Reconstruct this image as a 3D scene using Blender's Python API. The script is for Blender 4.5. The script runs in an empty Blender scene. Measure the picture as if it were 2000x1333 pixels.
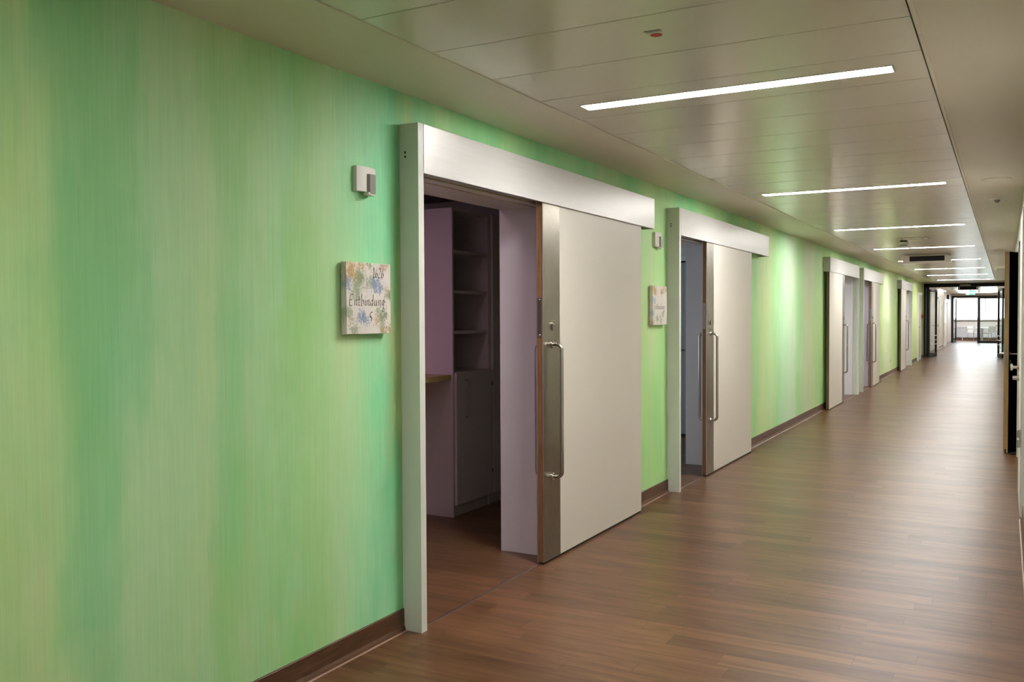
import bpy, bmesh, math, random
from mathutils import Vector, Matrix

scene = bpy.context.scene
COL = scene.collection

# ------------------------------------------------------------------ camera
cam_d = bpy.data.cameras.new('camera')
cam = bpy.data.objects.new('camera', cam_d)
COL.objects.link(cam)
cam_d.sensor_width = 36.0
cam_d.sensor_fit = 'HORIZONTAL'
cam_d.lens = 1751.3 * 36.0 / 2000.0
cam_d.clip_start = 0.05
cam_d.clip_end = 300
XC, HC = 2.4266, 1.4462
RV = Vector((0.87594658, 0.48238188, -0.0050317)).normalized()
FV = Vector((-0.48232749, 0.87556184, -0.02741639)).normalized()
UV = RV.cross(FV).normalized()
m = Matrix((RV, UV, -FV)).transposed().to_4x4()
m.translation = Vector((XC, 0.0, HC))
cam.matrix_world = m
scene.camera = cam

# ------------------------------------------------------------------ exposure, world
scene.view_settings.view_transform = 'Standard'
scene.view_settings.look = 'None'
scene.view_settings.gamma = 1.0
scene.view_settings.use_curve_mapping = False
scene.view_settings.exposure = 1.95
LAMP_E = 34.0
DAY_E = 2.3

world = bpy.data.worlds.new('daylight')
scene.world = world
world.use_nodes = True
wn = world.node_tree
wn.nodes['Background'].inputs[0].default_value = (0.80, 0.90, 1.0, 1)
wn.nodes['Background'].inputs[1].default_value = DAY_E

CZ = 2.472      # ceiling height
WX = 2.545      # right wall plane


def area_light(name, loc, size, power, color, rot=(0, 0, 0), portal=False):
    d = bpy.data.lights.new(name, 'AREA')
    d.shape = 'RECTANGLE'
    d.size, d.size_y = size
    d.energy = power
    d.color = color
    o = bpy.data.objects.new(name, d)
    COL.objects.link(o)
    o.location = loc
    o.rotation_euler = rot
    if portal:
        d.cycles.is_portal = True
    return o


# corridor lamps behind the camera (same strip fixtures as those in view)
for yy in (0.35, -3.35):
    area_light('strip_light_behind_camera', (1.3, yy, CZ - 0.01), (1.41, 0.105),
               LAMP_E * math.pi * 0.148 * 0.60, (1.0, 0.975, 0.94))
# rooms on the left: mood light, daylight, dim room lamps
area_light('purple_light', (-2.0, 3.7, CZ - 0.02), (0.4, 0.9), 3.2, (0.88, 0.60, 0.86))
area_light('purple_light', (-0.62, 3.5, CZ - 0.02), (0.3, 0.6), 1.5, (0.95, 0.62, 0.85))  # added fill, no known lamp: brightens the cabinet fronts
area_light('window_light_room', (-3.2, 8.0, 1.5), (1.4, 1.6), 9.0, (0.66, 0.80, 1.0), (math.radians(90), 0, math.radians(-75)))
area_light('ceiling_light_room', (-1.2, 15.6, 2.4), (0.5, 0.5), 8.0, (0.92, 0.95, 1.0))
area_light('ceiling_light_room', (-1.2, 18.6, 2.4), (0.5, 0.5), 8.0, (0.95, 0.85, 1.0))
area_light('ceiling_light_room', (-1.2, 26.5, 2.4), (0.5, 0.5), 10.0, (1.0, 0.95, 0.95))
area_light('lounge_ceiling_light', (1.2, 53.0, CZ - 0.02), (2.4, 0.5), 60.0, (0.92, 0.96, 1.0))
area_light('daylight_portal', (1.2, 56.05, 1.75), (6.6, 1.3), 1.0, (1, 1, 1), (math.radians(-90), 0, 0), portal=True)


# ------------------------------------------------------------------ colour and nodes
def lin(c):
    return tuple(((v / 255) / 12.92 if v / 255 <= 0.04045 else ((v / 255 + 0.055) / 1.055) ** 2.4) for v in c)


class NT:
    def __init__(s, name, rough=0.5, metal=0.0, color=(0.8, 0.8, 0.8), spec=0.5):
        s.mat = bpy.data.materials.new(name)
        s.mat.use_nodes = True
        s.t = s.mat.node_tree
        s.p = s.t.nodes['Principled BSDF']
        s.p.inputs['Roughness'].default_value = rough
        s.p.inputs['Metallic'].default_value = metal
        s.p.inputs['Base Color'].default_value = (*color, 1)
        s.p.inputs['Specular IOR Level'].default_value = spec

    def n(s, t, **kw):
        nd = s.t.nodes.new(t)
        for k, v in kw.items():
            setattr(nd, k, v)
        return nd

    def link(s, a, b):
        s.t.links.new(a, b)

    def val(s, sock, v):
        if hasattr(v, 'is_output'):
            s.link(v, sock)
        else:
            sock.default_value = v

    def math(s, op, a, b=None, c=None, clamp=False):
        nd = s.n('ShaderNodeMath', operation=op)
        nd.use_clamp = clamp
        s.val(nd.inputs[0], a)
        if b is not None:
            s.val(nd.inputs[1], b)
        if c is not None:
            s.val(nd.inputs[2], c)
        return nd.outputs[0]

    def coords(s, kind='Object'):
        tc = s.n('ShaderNodeTexCoord')
        return tc.outputs[kind]

    def mapping(s, vec, scale=(1, 1, 1), loc=(0, 0, 0)):
        mp = s.n('ShaderNodeMapping')
        s.link(vec, mp.inputs[0])
        mp.inputs['Scale'].default_value = scale
        mp.inputs['Location'].default_value = loc
        return mp.outputs[0]

    def noise(s, vec, scale=1.0, detail=3.0, rough=0.5, out=0, dist=0.0):
        nd = s.n('ShaderNodeTexNoise')
        s.link(vec, nd.inputs['Vector'])
        nd.inputs['Scale'].default_value = scale
        nd.inputs['Detail'].default_value = detail
        nd.inputs['Roughness'].default_value = rough
        nd.inputs['Distortion'].default_value = dist
        return nd.outputs[out]

    def ramp(s, fac, stops, interp='LINEAR'):
        nd = s.n('ShaderNodeValToRGB')
        cr = nd.color_ramp
        cr.interpolation = interp
        while len(cr.elements) < len(stops):
            cr.elements.new(0.5)
        for e, (p, c) in zip(cr.elements, stops):
            e.position = p
            e.color = (*c, 1) if len(c) == 3 else c
        s.link(fac, nd.inputs[0])
        return nd.outputs[0]

    def mix(s, fac, a, b, mode='MIX'):
        nd = s.n('ShaderNodeMix', data_type='RGBA', blend_type=mode)
        s.val(nd.inputs[0], fac)
        s.val(nd.inputs[6], a if hasattr(a, 'is_output') else (*a[:3], 1))
        s.val(nd.inputs[7], b if hasattr(b, 'is_output') else (*b[:3], 1))
        return nd.outputs[2]

    def sep(s, vec):
        nd = s.n('ShaderNodeSeparateXYZ')
        s.link(vec, nd.inputs[0])
        return nd.outputs

    def comb(s, x, y, z):
        nd = s.n('ShaderNodeCombineXYZ')
        for i, v in enumerate((x, y, z)):
            s.val(nd.inputs[i], v)
        return nd.outputs[0]

    def bump(s, h, strength=0.2, dist=0.01):
        nd = s.n('ShaderNodeBump')
        nd.inputs['Strength'].default_value = strength
        nd.inputs['Distance'].default_value = dist
        s.link(h, nd.inputs['Height'])
        s.link(nd.outputs[0], s.p.inputs['Normal'])

    def base(s, c):
        s.link(c, s.p.inputs['Base Color'])

    def rough(s, r):
        s.link(r, s.p.inputs['Roughness'])


def plain(name, color, rough=0.5, metal=0.0, spec=0.5, vary=0.06, nscale=6.0):
    """painted or moulded surface: faint procedural mottling in colour and gloss"""
    k = NT(name, rough, metal, color, spec)
    w = k.coords()
    nz = k.noise(w, nscale, 4)
    lo = tuple(max(0, c * (1 - vary)) for c in color)
    hi = tuple(min(1, c * (1 + vary)) for c in color)
    k.base(k.mix(nz, lo, hi))
    k.rough(k.math('ADD', rough - 0.04, k.math('MULTIPLY', nz, 0.08)))
    return k.mat


def emis(name, color, strength):
    k = NT(name, 0.4, 0, color)
    k.p.inputs['Emission Color'].default_value = (*color, 1)
    k.p.inputs['Emission Strength'].default_value = strength
    return k.mat


def brushed(name, color, rough=0.3, axis=(1, 1, 60), amount=0.1):
    k = NT(name, rough, 1.0, color)
    nz = k.noise(k.mapping(k.coords(), axis), 8.0, 3)
    k.base(k.mix(nz, tuple(c * (1 - amount) for c in color), tuple(min(1, c * (1 + amount)) for c in color)))
    k.rough(k.math('ADD', rough - 0.08, k.math('MULTIPLY', nz, 0.16)))
    return k.mat


# ---- green brushed wall paint: washes of colour laid on in vertical strokes
def wall_paint():
    k = NT('green_brushed_wall_paint', 0.55, 0, (0.3, 0.5, 0.2), 0.35)
    def pale(c):
        return tuple(min(0.84, v * q) for v, q in zip(lin(c), (2.15, 1.6, 2.15)))
    w = k.coords()
    x, y, z = k.sep(w)
    wob = k.noise(k.mapping(w, (1, 1.6, 0.55)), 1.6, 4, 0.6)
    wob2 = k.noise(k.mapping(w, (1, 9.0, 0.5), (3, 5, 7)), 1.4, 3, 0.6)
    near_amt = k.math('MULTIPLY', k.math('SUBTRACT', wob, 0.5), 0.62)
    near_amt = k.math('ADD', near_amt, k.math('MULTIPLY', k.math('SUBTRACT', wob2, 0.5), 0.16))
    u = k.math('ADD', y, near_amt)
    A = [(0.0, (118, 168, 92)), (0.8, (112, 170, 96)), (1.48, (122, 170, 92)), (1.53, (132, 176, 104)), (1.60, (124, 178, 104)),
         (1.67, (98, 166, 98)), (1.75, (80, 160, 94)), (1.83, (88, 164, 98)), (1.90, (98, 170, 104)), (1.97, (122, 178, 116)),
         (2.07, (124, 178, 118)), (2.16, (134, 180, 120)), (2.25, (112, 172, 104)), (2.32, (102, 172, 92)), (2.45, (118, 176, 108)),
         (2.55, (112, 180, 112)), (2.64, (100, 172, 84)), (2.74, (112, 176, 96)), (2.88, (130, 184, 120)), (3.00, (116, 186, 122)),
         (3.10, (98, 186, 124)), (3.19, (66, 176, 118)), (3.26, (58, 160, 104)), (3.31, (70, 150, 90)), (3.36, (110, 160, 88)), (3.5, (60, 158, 98))]
    B = [(3.5, (60, 158, 98)), (3.75, (112, 172, 92)), (3.95, (70, 165, 98)), (4.4, (116, 182, 106)), (4.75, (68, 160, 98)),
         (5.1, (112, 182, 110)), (5.5, (76, 170, 104)), (5.9, (116, 178, 106)), (6.2, (80, 170, 92)), (6.53, (126, 186, 102)),
         (6.85, (118, 184, 96)), (7.1, (128, 190, 112)), (7.5, (66, 176, 104)), (7.9, (116, 184, 106)), (8.5, (124, 186, 106)),
         (9.0, (78, 166, 84)), (9.5, (120, 180, 92)), (9.97, (112, 184, 98)), (10.33, (158, 192, 122)), (10.71, (140, 192, 116)),
         (11.12, (112, 188, 106)), (11.5, (142, 208, 146)), (12.0, (154, 210, 148)), (12.42, (112, 182, 104)), (12.9, (156, 178, 132)),
         (13.5, (140, 182, 116)), (14.0, (116, 178, 88)), (14.4, (112, 168, 78)), (16.0, (128, 190, 110)), (17.5, (104, 176, 92)), (18.8, (136, 196, 116))]
    Cc = [(18.8, (136, 196, 116)), (19.6, (92, 170, 100)), (20.6, (126, 184, 96)), (21.5, (158, 196, 114)), (22.7, (186, 208, 148)),
          (23.4, (160, 196, 124)), (23.9, (146, 188, 108)), (24.6, (132, 172, 88)), (26, (150, 196, 110)), (27, (112, 176, 90)),
          (28.5, (156, 190, 104)), (29.5, (150, 180, 104)), (31.6, (162, 184, 108)), (33.5, (146, 172, 92))]

    def seg(st):
        a, b = st[0][0], st[-1][0]
        mr = k.n('ShaderNodeMapRange')
        k.link(u, mr.inputs[0])
        mr.inputs[1].default_value = a
        mr.inputs[2].default_value = b
        return k.ramp(mr.outputs[0], [((p - a) / (b - a), pale(c)) for p, c in st])
    cA, cB, cC = seg(A), seg(B), seg(Cc)
    col = k.mix(k.math('GREATER_THAN', u, 3.5), cA, cB)
    col = k.mix(k.math('GREATER_THAN', u, 18.8), col, cC)
    col = k.mix(0.36, col, pale((128, 179, 110)))
    # broad blotches where the glaze is thinner, and fine bristle streaks
    bl = k.noise(k.mapping(w, (1, 1.1, 0.45), (9, 2, 4)), 2.2, 4, 0.65)
    col = k.mix(k.ramp(bl, [(0.42, (0, 0, 0)), (0.72, (0.36, 0.36, 0.36))]), col, pale((150, 190, 142)))
    bl2 = k.noise(k.mapping(w, (1, 2.0, 0.5), (1, 22, 8)), 1.9, 4, 0.65)
    col = k.mix(k.ramp(bl2, [(0.50, (0, 0, 0)), (0.78, (0.32, 0.32, 0.32))]), col, pale((80, 170, 118)))
    bl3 = k.noise(k.mapping(w, (1, 1.6, 0.7), (5, 12, 3)), 1.3, 4, 0.6)
    col = k.mix(k.ramp(bl3, [(0.56, (0, 0, 0)), (0.8, (0.40, 0.40, 0.40))]), col, pale((166, 170, 112)))
    st = k.noise(k.mapping(w, (1, 55, 1.2)), 1.5, 5, 0.7)
    st2 = k.noise(k.mapping(w, (1, 160, 2.5)), 1.5, 3, 0.6)
    f = k.math('ADD', k.math('MULTIPLY', st, 0.22), k.math('MULTIPLY', st2, 0.14))
    f = k.math('ADD', f, 0.82)
    g = k.comb(f, f, f)
    col = k.mix(1.0, col, g, 'MULTIPLY')
    k.base(col)
    k.bump(st, 0.12, 0.002)
    return k.mat


def floor_mat():
    k = NT('brown_wood_look_vinyl', 0.3, 0, (0.2, 0.12, 0.08), 0.22)
    w = k.coords()
    x, y, z = k.sep(w)
    pw, pl = 0.125, 0.92
    ry = k.math('DIVIDE', y, pw)
    row = k.math('FLOOR', ry)
    wn1 = k.n('ShaderNodeTexWhiteNoise', noise_dimensions='1D')
    k.link(row, wn1.inputs['W'])
    rx = k.math('ADD', k.math('DIVIDE', x, pl), k.math('MULTIPLY', wn1.outputs[0], 7.31))
    colm = k.math('FLOOR', rx)
    wn2 = k.n('ShaderNodeTexWhiteNoise', noise_dimensions='2D')
    k.link(k.comb(row, colm, 0.0), wn2.inputs['Vector'])
    rnd = wn2.outputs[0]
    # seams
    fy = k.math('FRACT', ry)
    fx = k.math('FRACT', rx)
    ey = k.math('LESS_THAN', k.math('MINIMUM', fy, k.math('SUBTRACT', 1.0, fy)), 0.016)
    ex = k.math('LESS_THAN', k.math('MINIMUM', fx, k.math('SUBTRACT', 1.0, fx)), 0.0016)
    seam = k.math('MAXIMUM', ey, ex)
    # grain runs along the plank, shifted for every plank
    off = k.math('MULTIPLY', rnd, 37.0)
    gv = k.comb(k.math('ADD', x, off), k.math('ADD', k.math('MULTIPLY', y, 9.0), off), 0.0)
    g1 = k.noise(gv, 2.2, 6, 0.62, dist=0.6)
    gv2 = k.comb(k.math('ADD', k.math('MULTIPLY', x, 2.0), off), k.math('MULTIPLY', y, 60.0), 0.0)
    g2 = k.noise(gv2, 1.6, 4, 0.6)
    c = k.ramp(g1, [(0.28, lin((80, 52, 33))), (0.48, lin((108, 76, 51))), (0.62, lin((119, 86, 58))), (0.80, lin((138, 101, 70)))])
    c = k.mix(k.math('MULTIPLY', g2, 0.34), c, lin((62, 40, 27)))
    tone = k.math('ADD', 0.70, k.math('MULTIPLY', rnd, 0.48))
    c = k.mix(1.0, c, k.comb(tone, tone, tone), 'MULTIPLY')
    c = k.mix(k.math('MULTIPLY', seam, 0.6), c, lin((60, 40, 30)))
    k.base(c)
    big = k.noise(k.mapping(w, (1, 1, 1)), 1.1, 4, 0.6)
    k.rough(k.math('ADD', 0.285, k.math('MULTIPLY', big, 0.07)))
    k.bump(g2, 0.04, 0.001)
    return k.mat


def dark_wood():
    k = NT('dark_walnut_skirting', 0.42, 0, (0.1, 0.05, 0.03))
    w = k.coords()
    g = k.noise(k.mapping(w, (1, 1.6, 14)), 2.2, 6, 0.62, dist=1.4)
    k.base(k.ramp(g, [(0.3, lin((62, 40, 26))), (0.55, lin((92, 62, 42))), (0.8, lin((118, 82, 56)))]))
    return k.mat


def light_wood(name, a, b, c):
    k = NT(name, 0.45, 0, b)
    w = k.coords()
    g = k.noise(k.mapping(w, (9, 9, 0.8)), 3.0, 5, 0.6, dist=0.5)
    k.base(k.ramp(g, [(0.3, lin(a)), (0.55, lin(b)), (0.8, lin(c))]))
    return k.mat


def sign_paint(name, patches, base):
    """coarse dabs of paint and gold leaf on a white block; position in the block's own 0..1 frame"""
    k = NT(name, 0.55, 0, lin(base))
    gen = k.coords('Generated')
    gx, gy, gz = k.sep(gen)
    nz = k.noise(gen, 5.0, 6, 0.75)
    nz2 = k.noise(gen, 26.0, 4, 0.7)
    col = k.mix(nz2, tuple(v * 0.90 for v in lin(base)), tuple(min(1, v * 1.06) for v in lin(base)))
    gold = None
    for i, (py, pz, r, c, isg) in enumerate(patches):
        dy = k.math('SUBTRACT', gy, py)
        dz = k.math('SUBTRACT', gz, pz)
        d = k.math('SQRT', k.math('ADD', k.math('MULTIPLY', dy, dy), k.math('MULTIPLY', dz, dz)))
        ni = k.noise(k.mapping(gen, (1, 1, 1), (i * 3.7, i * 1.9, i * 5.3)), 6.5, 6, 0.78)
        nj = k.noise(k.mapping(gen, (1, 1, 1), (i * 1.7, i * 2.9, i * 2.3)), 30.0, 4, 0.75)
        d = k.math('ADD', d, k.math('MULTIPLY', k.math('SUBTRACT', ni, 0.5), 0.50))
        d = k.math('ADD', d, k.math('MULTIPLY', k.math('SUBTRACT', nj, 0.5), 0.42))
        f = k.ramp(k.math('DIVIDE', d, r), [(0.25, (0.82, 0.82, 0.82)), (0.80, (0, 0, 0))])
        col = k.mix(f, col, lin(c))
        if isg:
            gold = f if gold is None else k.math('MAXIMUM', gold, f)
    k.base(col)
    if gold is not None:
        k.link(k.math('MULTIPLY', gold, 0.7), k.p.inputs['Metallic'])
    k.bump(k.math('ADD', nz2, nz), 0.5, 0.003)
    return k.mat


def glass_mat(name, tint=(0.93, 0.97, 0.95)):
    mt = bpy.data.materials.new(name)
    mt.use_nodes = True
    t = mt.node_tree
    t.nodes.clear()
    out = t.nodes.new('ShaderNodeOutputMaterial')
    tr = t.nodes.new('ShaderNodeBsdfTransparent')
    tr.inputs[0].default_value = (*tint, 1)
    gl = t.nodes.new('ShaderNodeBsdfGlossy')
    gl.inputs['Roughness'].default_value = 0.03
    fr = t.nodes.new('ShaderNodeFresnel')
    fr.inputs[0].default_value = 1.45
    mx = t.nodes.new('ShaderNodeMixShader')
    ml = t.nodes.new('ShaderNodeMath')
    ml.operation = 'MULTIPLY'
    ml.inputs[1].default_value = 0.35
    t.links.new(fr.outputs[0], ml.inputs[0])
    t.links.new(ml.outputs[0], mx.inputs[0])
    t.links.new(tr.outputs[0], mx.inputs[1])
    t.links.new(gl.outputs[0], mx.inputs[2])
    t.links.new(mx.outputs[0], out.inputs[0])
    return mt


def header_metal():
    k = NT('satin_aluminium_cover', 0.30, 0.35, lin((214, 212, 210)))
    w = k.coords()
    nz = k.noise(k.mapping(w, (1, 1.2, 30)), 3.0, 3)
    k.base(k.mix(nz, lin((188, 186, 183)), lin((202, 200, 198))))
    k.rough(k.math('ADD', 0.34, k.math('MULTIPLY', nz, 0.08)))
    return k.mat


def ceiling_panel_mat():
    k = NT('cream_enamelled_metal_panels', 0.24, 0.0, lin((190, 184, 170)), 0.6)
    w = k.coords()
    nz = k.noise(k.mapping(w, (0.6, 1.2, 1)), 1.5, 3)
    k.base(k.mix(nz, lin((216, 212, 198)), lin((224, 220, 206))))
    k.rough(k.math('ADD', 0.20, k.math('MULTIPLY', nz, 0.03)))
    return k.mat


def artwork_mat():
    k = NT('painted_grass_mural', 0.6, 0, (0.8, 0.75, 0.7))
    w = k.coords()
    x, y, z = k.sep(w)
    n1 = k.noise(k.mapping(w, (1, 7, 0.8)), 2.0, 5, 0.6, dist=1.2)
    c = k.ramp(n1, [(0.40, lin((214, 204, 196))), (0.52, lin((198, 188, 178))), (0.60, lin((150, 160, 120))), (0.66, lin((206, 196, 186)))])
    k.base(c)
    return k.mat


M = {}
M['green'] = wall_paint()
M['white_wall'] = plain('warm_white_wall_paint', lin((206, 198, 192)), 0.6, spec=0.3)
M['right_wall'] = plain('cream_wall_paint', lin((200, 198, 184)), 0.55, spec=0.3)
M['plaster'] = plain('ceiling_plaster', lin((222, 214, 198)), 0.42, spec=0.45, vary=0.03, nscale=2)
M['panels'] = ceiling_panel_mat()
M['gap'] = plain('dark_ceiling_void', lin((30, 26, 24)), 0.8)
M['floor'] = floor_mat()
M['skirt'] = dark_wood()
M['cove'] = plain('skirting_sealing_bead', lin((150, 118, 98)), 0.4)
M['white'] = plain('white_lacquer', lin((214, 212, 206)), 0.35, vary=0.02)
M['post'] = plain('white_post_lacquer', lin((212, 214, 206)), 0.36, vary=0.03)
M['leaf'] = plain('ivory_door_laminate', lin((212, 206, 194)), 0.42, vary=0.02)
M['header'] = header_metal()
M['steel'] = brushed('brushed_steel_plate', lin((150, 144, 132)), 0.30, (1, 70, 1.5), 0.06)
M['tube'] = brushed('satin_steel_tube', lin((190, 184, 178)), 0.24, (6, 6, 1), 0.05)
M['alu'] = brushed('aluminium_trim', lin((196, 192, 190)), 0.35, (4, 4, 1), 0.05)
M['core'] = light_wood('door_core_wood', (104, 70, 42), (128, 90, 56), (146, 106, 70))
M['core2'] = light_wood('door_edge_oak', (84, 64, 36), (104, 82, 46), (120, 96, 58))
M['oak'] = light_wood('light_oak_edge', (144, 116, 76), (164, 135, 92), (182, 152, 106))
M['rubber'] = plain('black_rubber_seal', lin((28, 26, 24)), 0.6)
M['black'] = plain('black_frame_coating', lin((20, 19, 19)), 0.42, spec=0.3)
M['black_face'] = plain('black_door_laminate', lin((16, 15, 15)), 0.30)
M['screen'] = plain('black_display_glass', lin((16, 15, 19)), 0.5, spec=0.25)
M['dark'] = plain('dark_recess', lin((30, 26, 24)), 0.7)
M['box'] = plain('cream_display_housing', lin((228, 222, 212)), 0.45)
M['plastic'] = plain('white_device_plastic', lin((222, 218, 212)), 0.38, vary=0.02)
M['lens'] = plain('grey_translucent_lens', lin((150, 148, 144)), 0.22, vary=0.04)
M['red'] = plain('red_sticker', lin((178, 58, 40)), 0.5)
M['redplastic'] = plain('red_call_point_plastic', lin((150, 40, 34)), 0.4)
M['ink'] = plain('sepia_ink', lin((54, 36, 28)), 0.6, vary=0.2, nscale=60)
M['darkink'] = plain('black_ink', lin((40, 38, 40)), 0.6)
M['paper'] = plain('clear_label_film', lin((176, 172, 154)), 0.35)
M['cab'] = plain('purple_lit_cabinet_board', lin((200, 180, 186)), 0.5, vary=0.02)  # white board with the room's purple light tinted into its colour
M['lining'] = plain('white_door_lining', lin((214, 210, 212)), 0.45, vary=0.02)
M['roomwall'] = plain('room_wall_paint', lin((205, 200, 196)), 0.7)
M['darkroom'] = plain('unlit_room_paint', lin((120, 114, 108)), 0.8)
M['glass'] = glass_mat('clear_door_glass')
M['lamp'] = emis('lit_lamp_diffuser', (1.0, 0.975, 0.95), LAMP_E)
M['washer'] = emis('dim_lamp_diffuser', (1.0, 0.975, 0.95), LAMP_E * 0.15)
M['lampframe'] = plain('white_lamp_trim', lin((215, 212, 205)), 0.35)
M['exit'] = emis('backlit_green_exit_film', (0.02, 0.62, 0.34), 1.6)
M['exitwhite'] = emis('backlit_white_exit_film', (0.85, 1.0, 0.95), 2.2)
M['chair'] = plain('pale_grey_chair_shell', lin((206, 202, 196)), 0.4)
M['table'] = plain('white_table_laminate', lin((220, 220, 220)), 0.35)
M['radiator'] = plain('grey_radiator_enamel', lin((190, 190, 190)), 0.4)
M['winframe'] = plain('white_window_frame', lin((225, 228, 230)), 0.35)
M['mural'] = artwork_mat()
M['threshold'] = brushed('threshold_strip_metal', lin((176, 172, 172)), 0.35, (4, 1, 1), 0.05)


# ------------------------------------------------------------------ mesh helpers (world coordinates)
class MB:
    def __init__(s):
        s.bm = bmesh.new()

    def box(s, x0, x1, y0, y1, z0, z1, bevel=0.0, rot=None):
        x0, x1 = min(x0, x1), max(x0, x1)
        y0, y1 = min(y0, y1), max(y0, y1)
        z0, z1 = min(z0, z1), max(z0, z1)
        vs = [s.bm.verts.new((x, y, z)) for x in (x0, x1) for y in (y0, y1) for z in (z0, z1)]
        F = [(0, 1, 3, 2), (4, 6, 7, 5), (0, 4, 5, 1), (2, 3, 7, 6), (0, 2, 6, 4), (1, 5, 7, 3)]
        fs = [s.bm.faces.new([vs[i] for i in f]) for f in F]
        if bevel > 0:
            es = list({e for f in fs for e in f.edges})
            r = bmesh.ops.bevel(s.bm, geom=es, offset=bevel, segments=2, affect='EDGES', profile=0.6)
            vs = list({v for f in r['faces'] for v in f.verts} | {v for v in vs if v.is_valid})
        if rot:
            c, ang = rot
            bmesh.ops.rotate(s.bm, verts=vs, cent=c, matrix=Matrix.Rotation(ang, 3, 'Z'))
        return s

    def prism(s, pts, axis, a, b):
        """polygon pts (2D) extruded along axis from a to b. axis 0: pts are (y,z); 1: (x,z); 2: (x,y)"""
        def mk(p, t):
            if axis == 0:
                return (t, p[0], p[1])
            if axis == 1:
                return (p[0], t, p[1])
            return (p[0], p[1], t)
        A = [s.bm.verts.new(mk(p, a)) for p in pts]
        B = [s.bm.verts.new(mk(p, b)) for p in pts]
        s.bm.faces.new(A)
        s.bm.faces.new(list(reversed(B)))
        n = len(pts)
        for i in range(n):
            s.bm.faces.new([A[i], B[i], B[(i + 1) % n], A[(i + 1) % n]])
        bmesh.ops.recalc_face_normals(s.bm, faces=s.bm.faces[:])
        return s

    def lathe(s, c, axis, prof, seg=32):
        """prof: list of (radius, offset along axis)"""
        axis = Vector(axis).normalized()
        t = Vector((0, 0, 1)) if abs(axis.z) < 0.9 else Vector((1, 0, 0))
        a = axis.cross(t).normalized()
        b = axis.cross(a).normalized()
        c = Vector(c)
        rings = []
        for r, h in prof:
            if r < 1e-6:
                rings.append([s.bm.verts.new(c + axis * h)])
            else:
                rings.append([s.bm.verts.new(c + axis * h + (a * math.cos(q) + b * math.sin(q)) * r)
                              for q in [2 * math.pi * i / seg for i in range(seg)]])
        for R, S in zip(rings, rings[1:]):
            for i in range(seg):
                j = (i + 1) % seg
                if len(R) == 1 and len(S) == 1:
                    continue
                if len(R) == 1:
                    s.bm.faces.new([R[0], S[i], S[j]])
                elif len(S) == 1:
                    s.bm.faces.new([R[i], R[j], S[0]])
                else:
                    s.bm.faces.new([R[i], R[j], S[j], S[i]])
        bmesh.ops.recalc_face_normals(s.bm, faces=s.bm.faces[:])
        return s

    def cyl(s, c, axis, r, h, seg=28):
        b = min(0.12 * r, 0.0015)
        return s.lathe(c, axis, [(0, 0), (r, 0), (r, h - b), (r - b, h), (0, h)], seg)

    def tube(s, pts, r, seg=14):
        pts = [Vector(p) for p in pts]
        n = len(pts)
        tang = []
        for i in range(n):
            d = (pts[min(i + 1, n - 1)] - pts[max(i - 1, 0)]).normalized()
            tang.append(d)
        up = Vector((0, 0, 1)) if abs(tang[0].z) < 0.9 else Vector((1, 0, 0))
        a = tang[0].cross(up).normalized()
        rings = []
        for i in range(n):
            a = (a - tang[i] * a.dot(tang[i])).normalized()
            b = tang[i].cross(a)
            rings.append([s.bm.verts.new(pts[i] + (a * math.cos(q) + b * math.sin(q)) * r)
                          for q in [2 * math.pi * k / seg for k in range(seg)]])
        for R, S in zip(rings, rings[1:]):
            for i in range(seg):
                j = (i + 1) % seg
                s.bm.faces.new([R[i], R[j], S[j], S[i]])
        s.bm.faces.new(rings[0])
        s.bm.faces.new(list(reversed(rings[-1])))
        bmesh.ops.recalc_face_normals(s.bm, faces=s.bm.faces[:])
        return s

    def quad(s, pts):
        s.bm.faces.new([s.bm.verts.new(p) for p in pts])
        return s


def rounded(pts, r, n=6):
    """polyline with arcs of radius r at the inner corners"""
    pts = [Vector(p) for p in pts]
    out = [pts[0]]
    for i in range(1, len(pts) - 1):
        p, a, b = pts[i], pts[i - 1], pts[i + 1]
        d1, d2 = (a - p).normalized(), (b - p).normalized()
        half = d1.angle(d2) / 2
        t = r / math.tan(half)
        c = p + (d1 + d2).normalized() * (r / math.sin(half))
        s0, s1 = p + d1 * t, p + d2 * t
        for k in range(n + 1):
            f = k / n
            v = (s0 - c).lerp(s1 - c, f).normalized() * r
            out.append(c + v)
    out.append(pts[-1])
    return out


def base_of(o):
    p = Vector((0, 0, 0))
    while o:
        p = p + Vector(o.location)
        o = o.parent
    return p


def obj(name, mb, mat, parent=None, smooth=False, origin=None):
    me = bpy.data.meshes.new(name)
    mb.bm.normal_update()
    mb.bm.to_mesh(me)
    mb.bm.free()
    o = bpy.data.objects.new(name, me)
    COL.objects.link(o)
    me.materials.append(mat)
    if parent is not None:
        og = base_of(parent) if origin is None else Vector(origin)
        me.transform(Matrix.Translation(-og))
        o.parent = parent
        o.location = og - base_of(parent)
    elif origin is not None:
        me.transform(Matrix.Translation(-Vector(origin)))
        o.location = origin
    if smooth:
        for p in me.polygons:
            p.use_smooth = True
        try:
            me.set_sharp_from_angle(angle=math.radians(35))
        except Exception:
            pass
    return o


def tag(o, label=None, cat=None, group=None, kind=None):
    if label:
        o['label'] = label
    if cat:
        o['category'] = cat
    if group:
        o['group'] = group
    if kind:
        o['kind'] = kind
    return o


def thing(name, label, cat, loc, group=None, kind='thing'):
    o = bpy.data.objects.new(name, None)
    COL.objects.link(o)
    o.location = loc
    o.empty_display_size = 0.1
    return tag(o, label, cat, group, kind)


def copy_tree(o, parent=None):
    c = o.copy()
    COL.objects.link(c)
    c.parent = parent
    for ch in [q for q in bpy.data.objects if q.parent == o]:
        copy_tree(ch, c)
    return c


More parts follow.
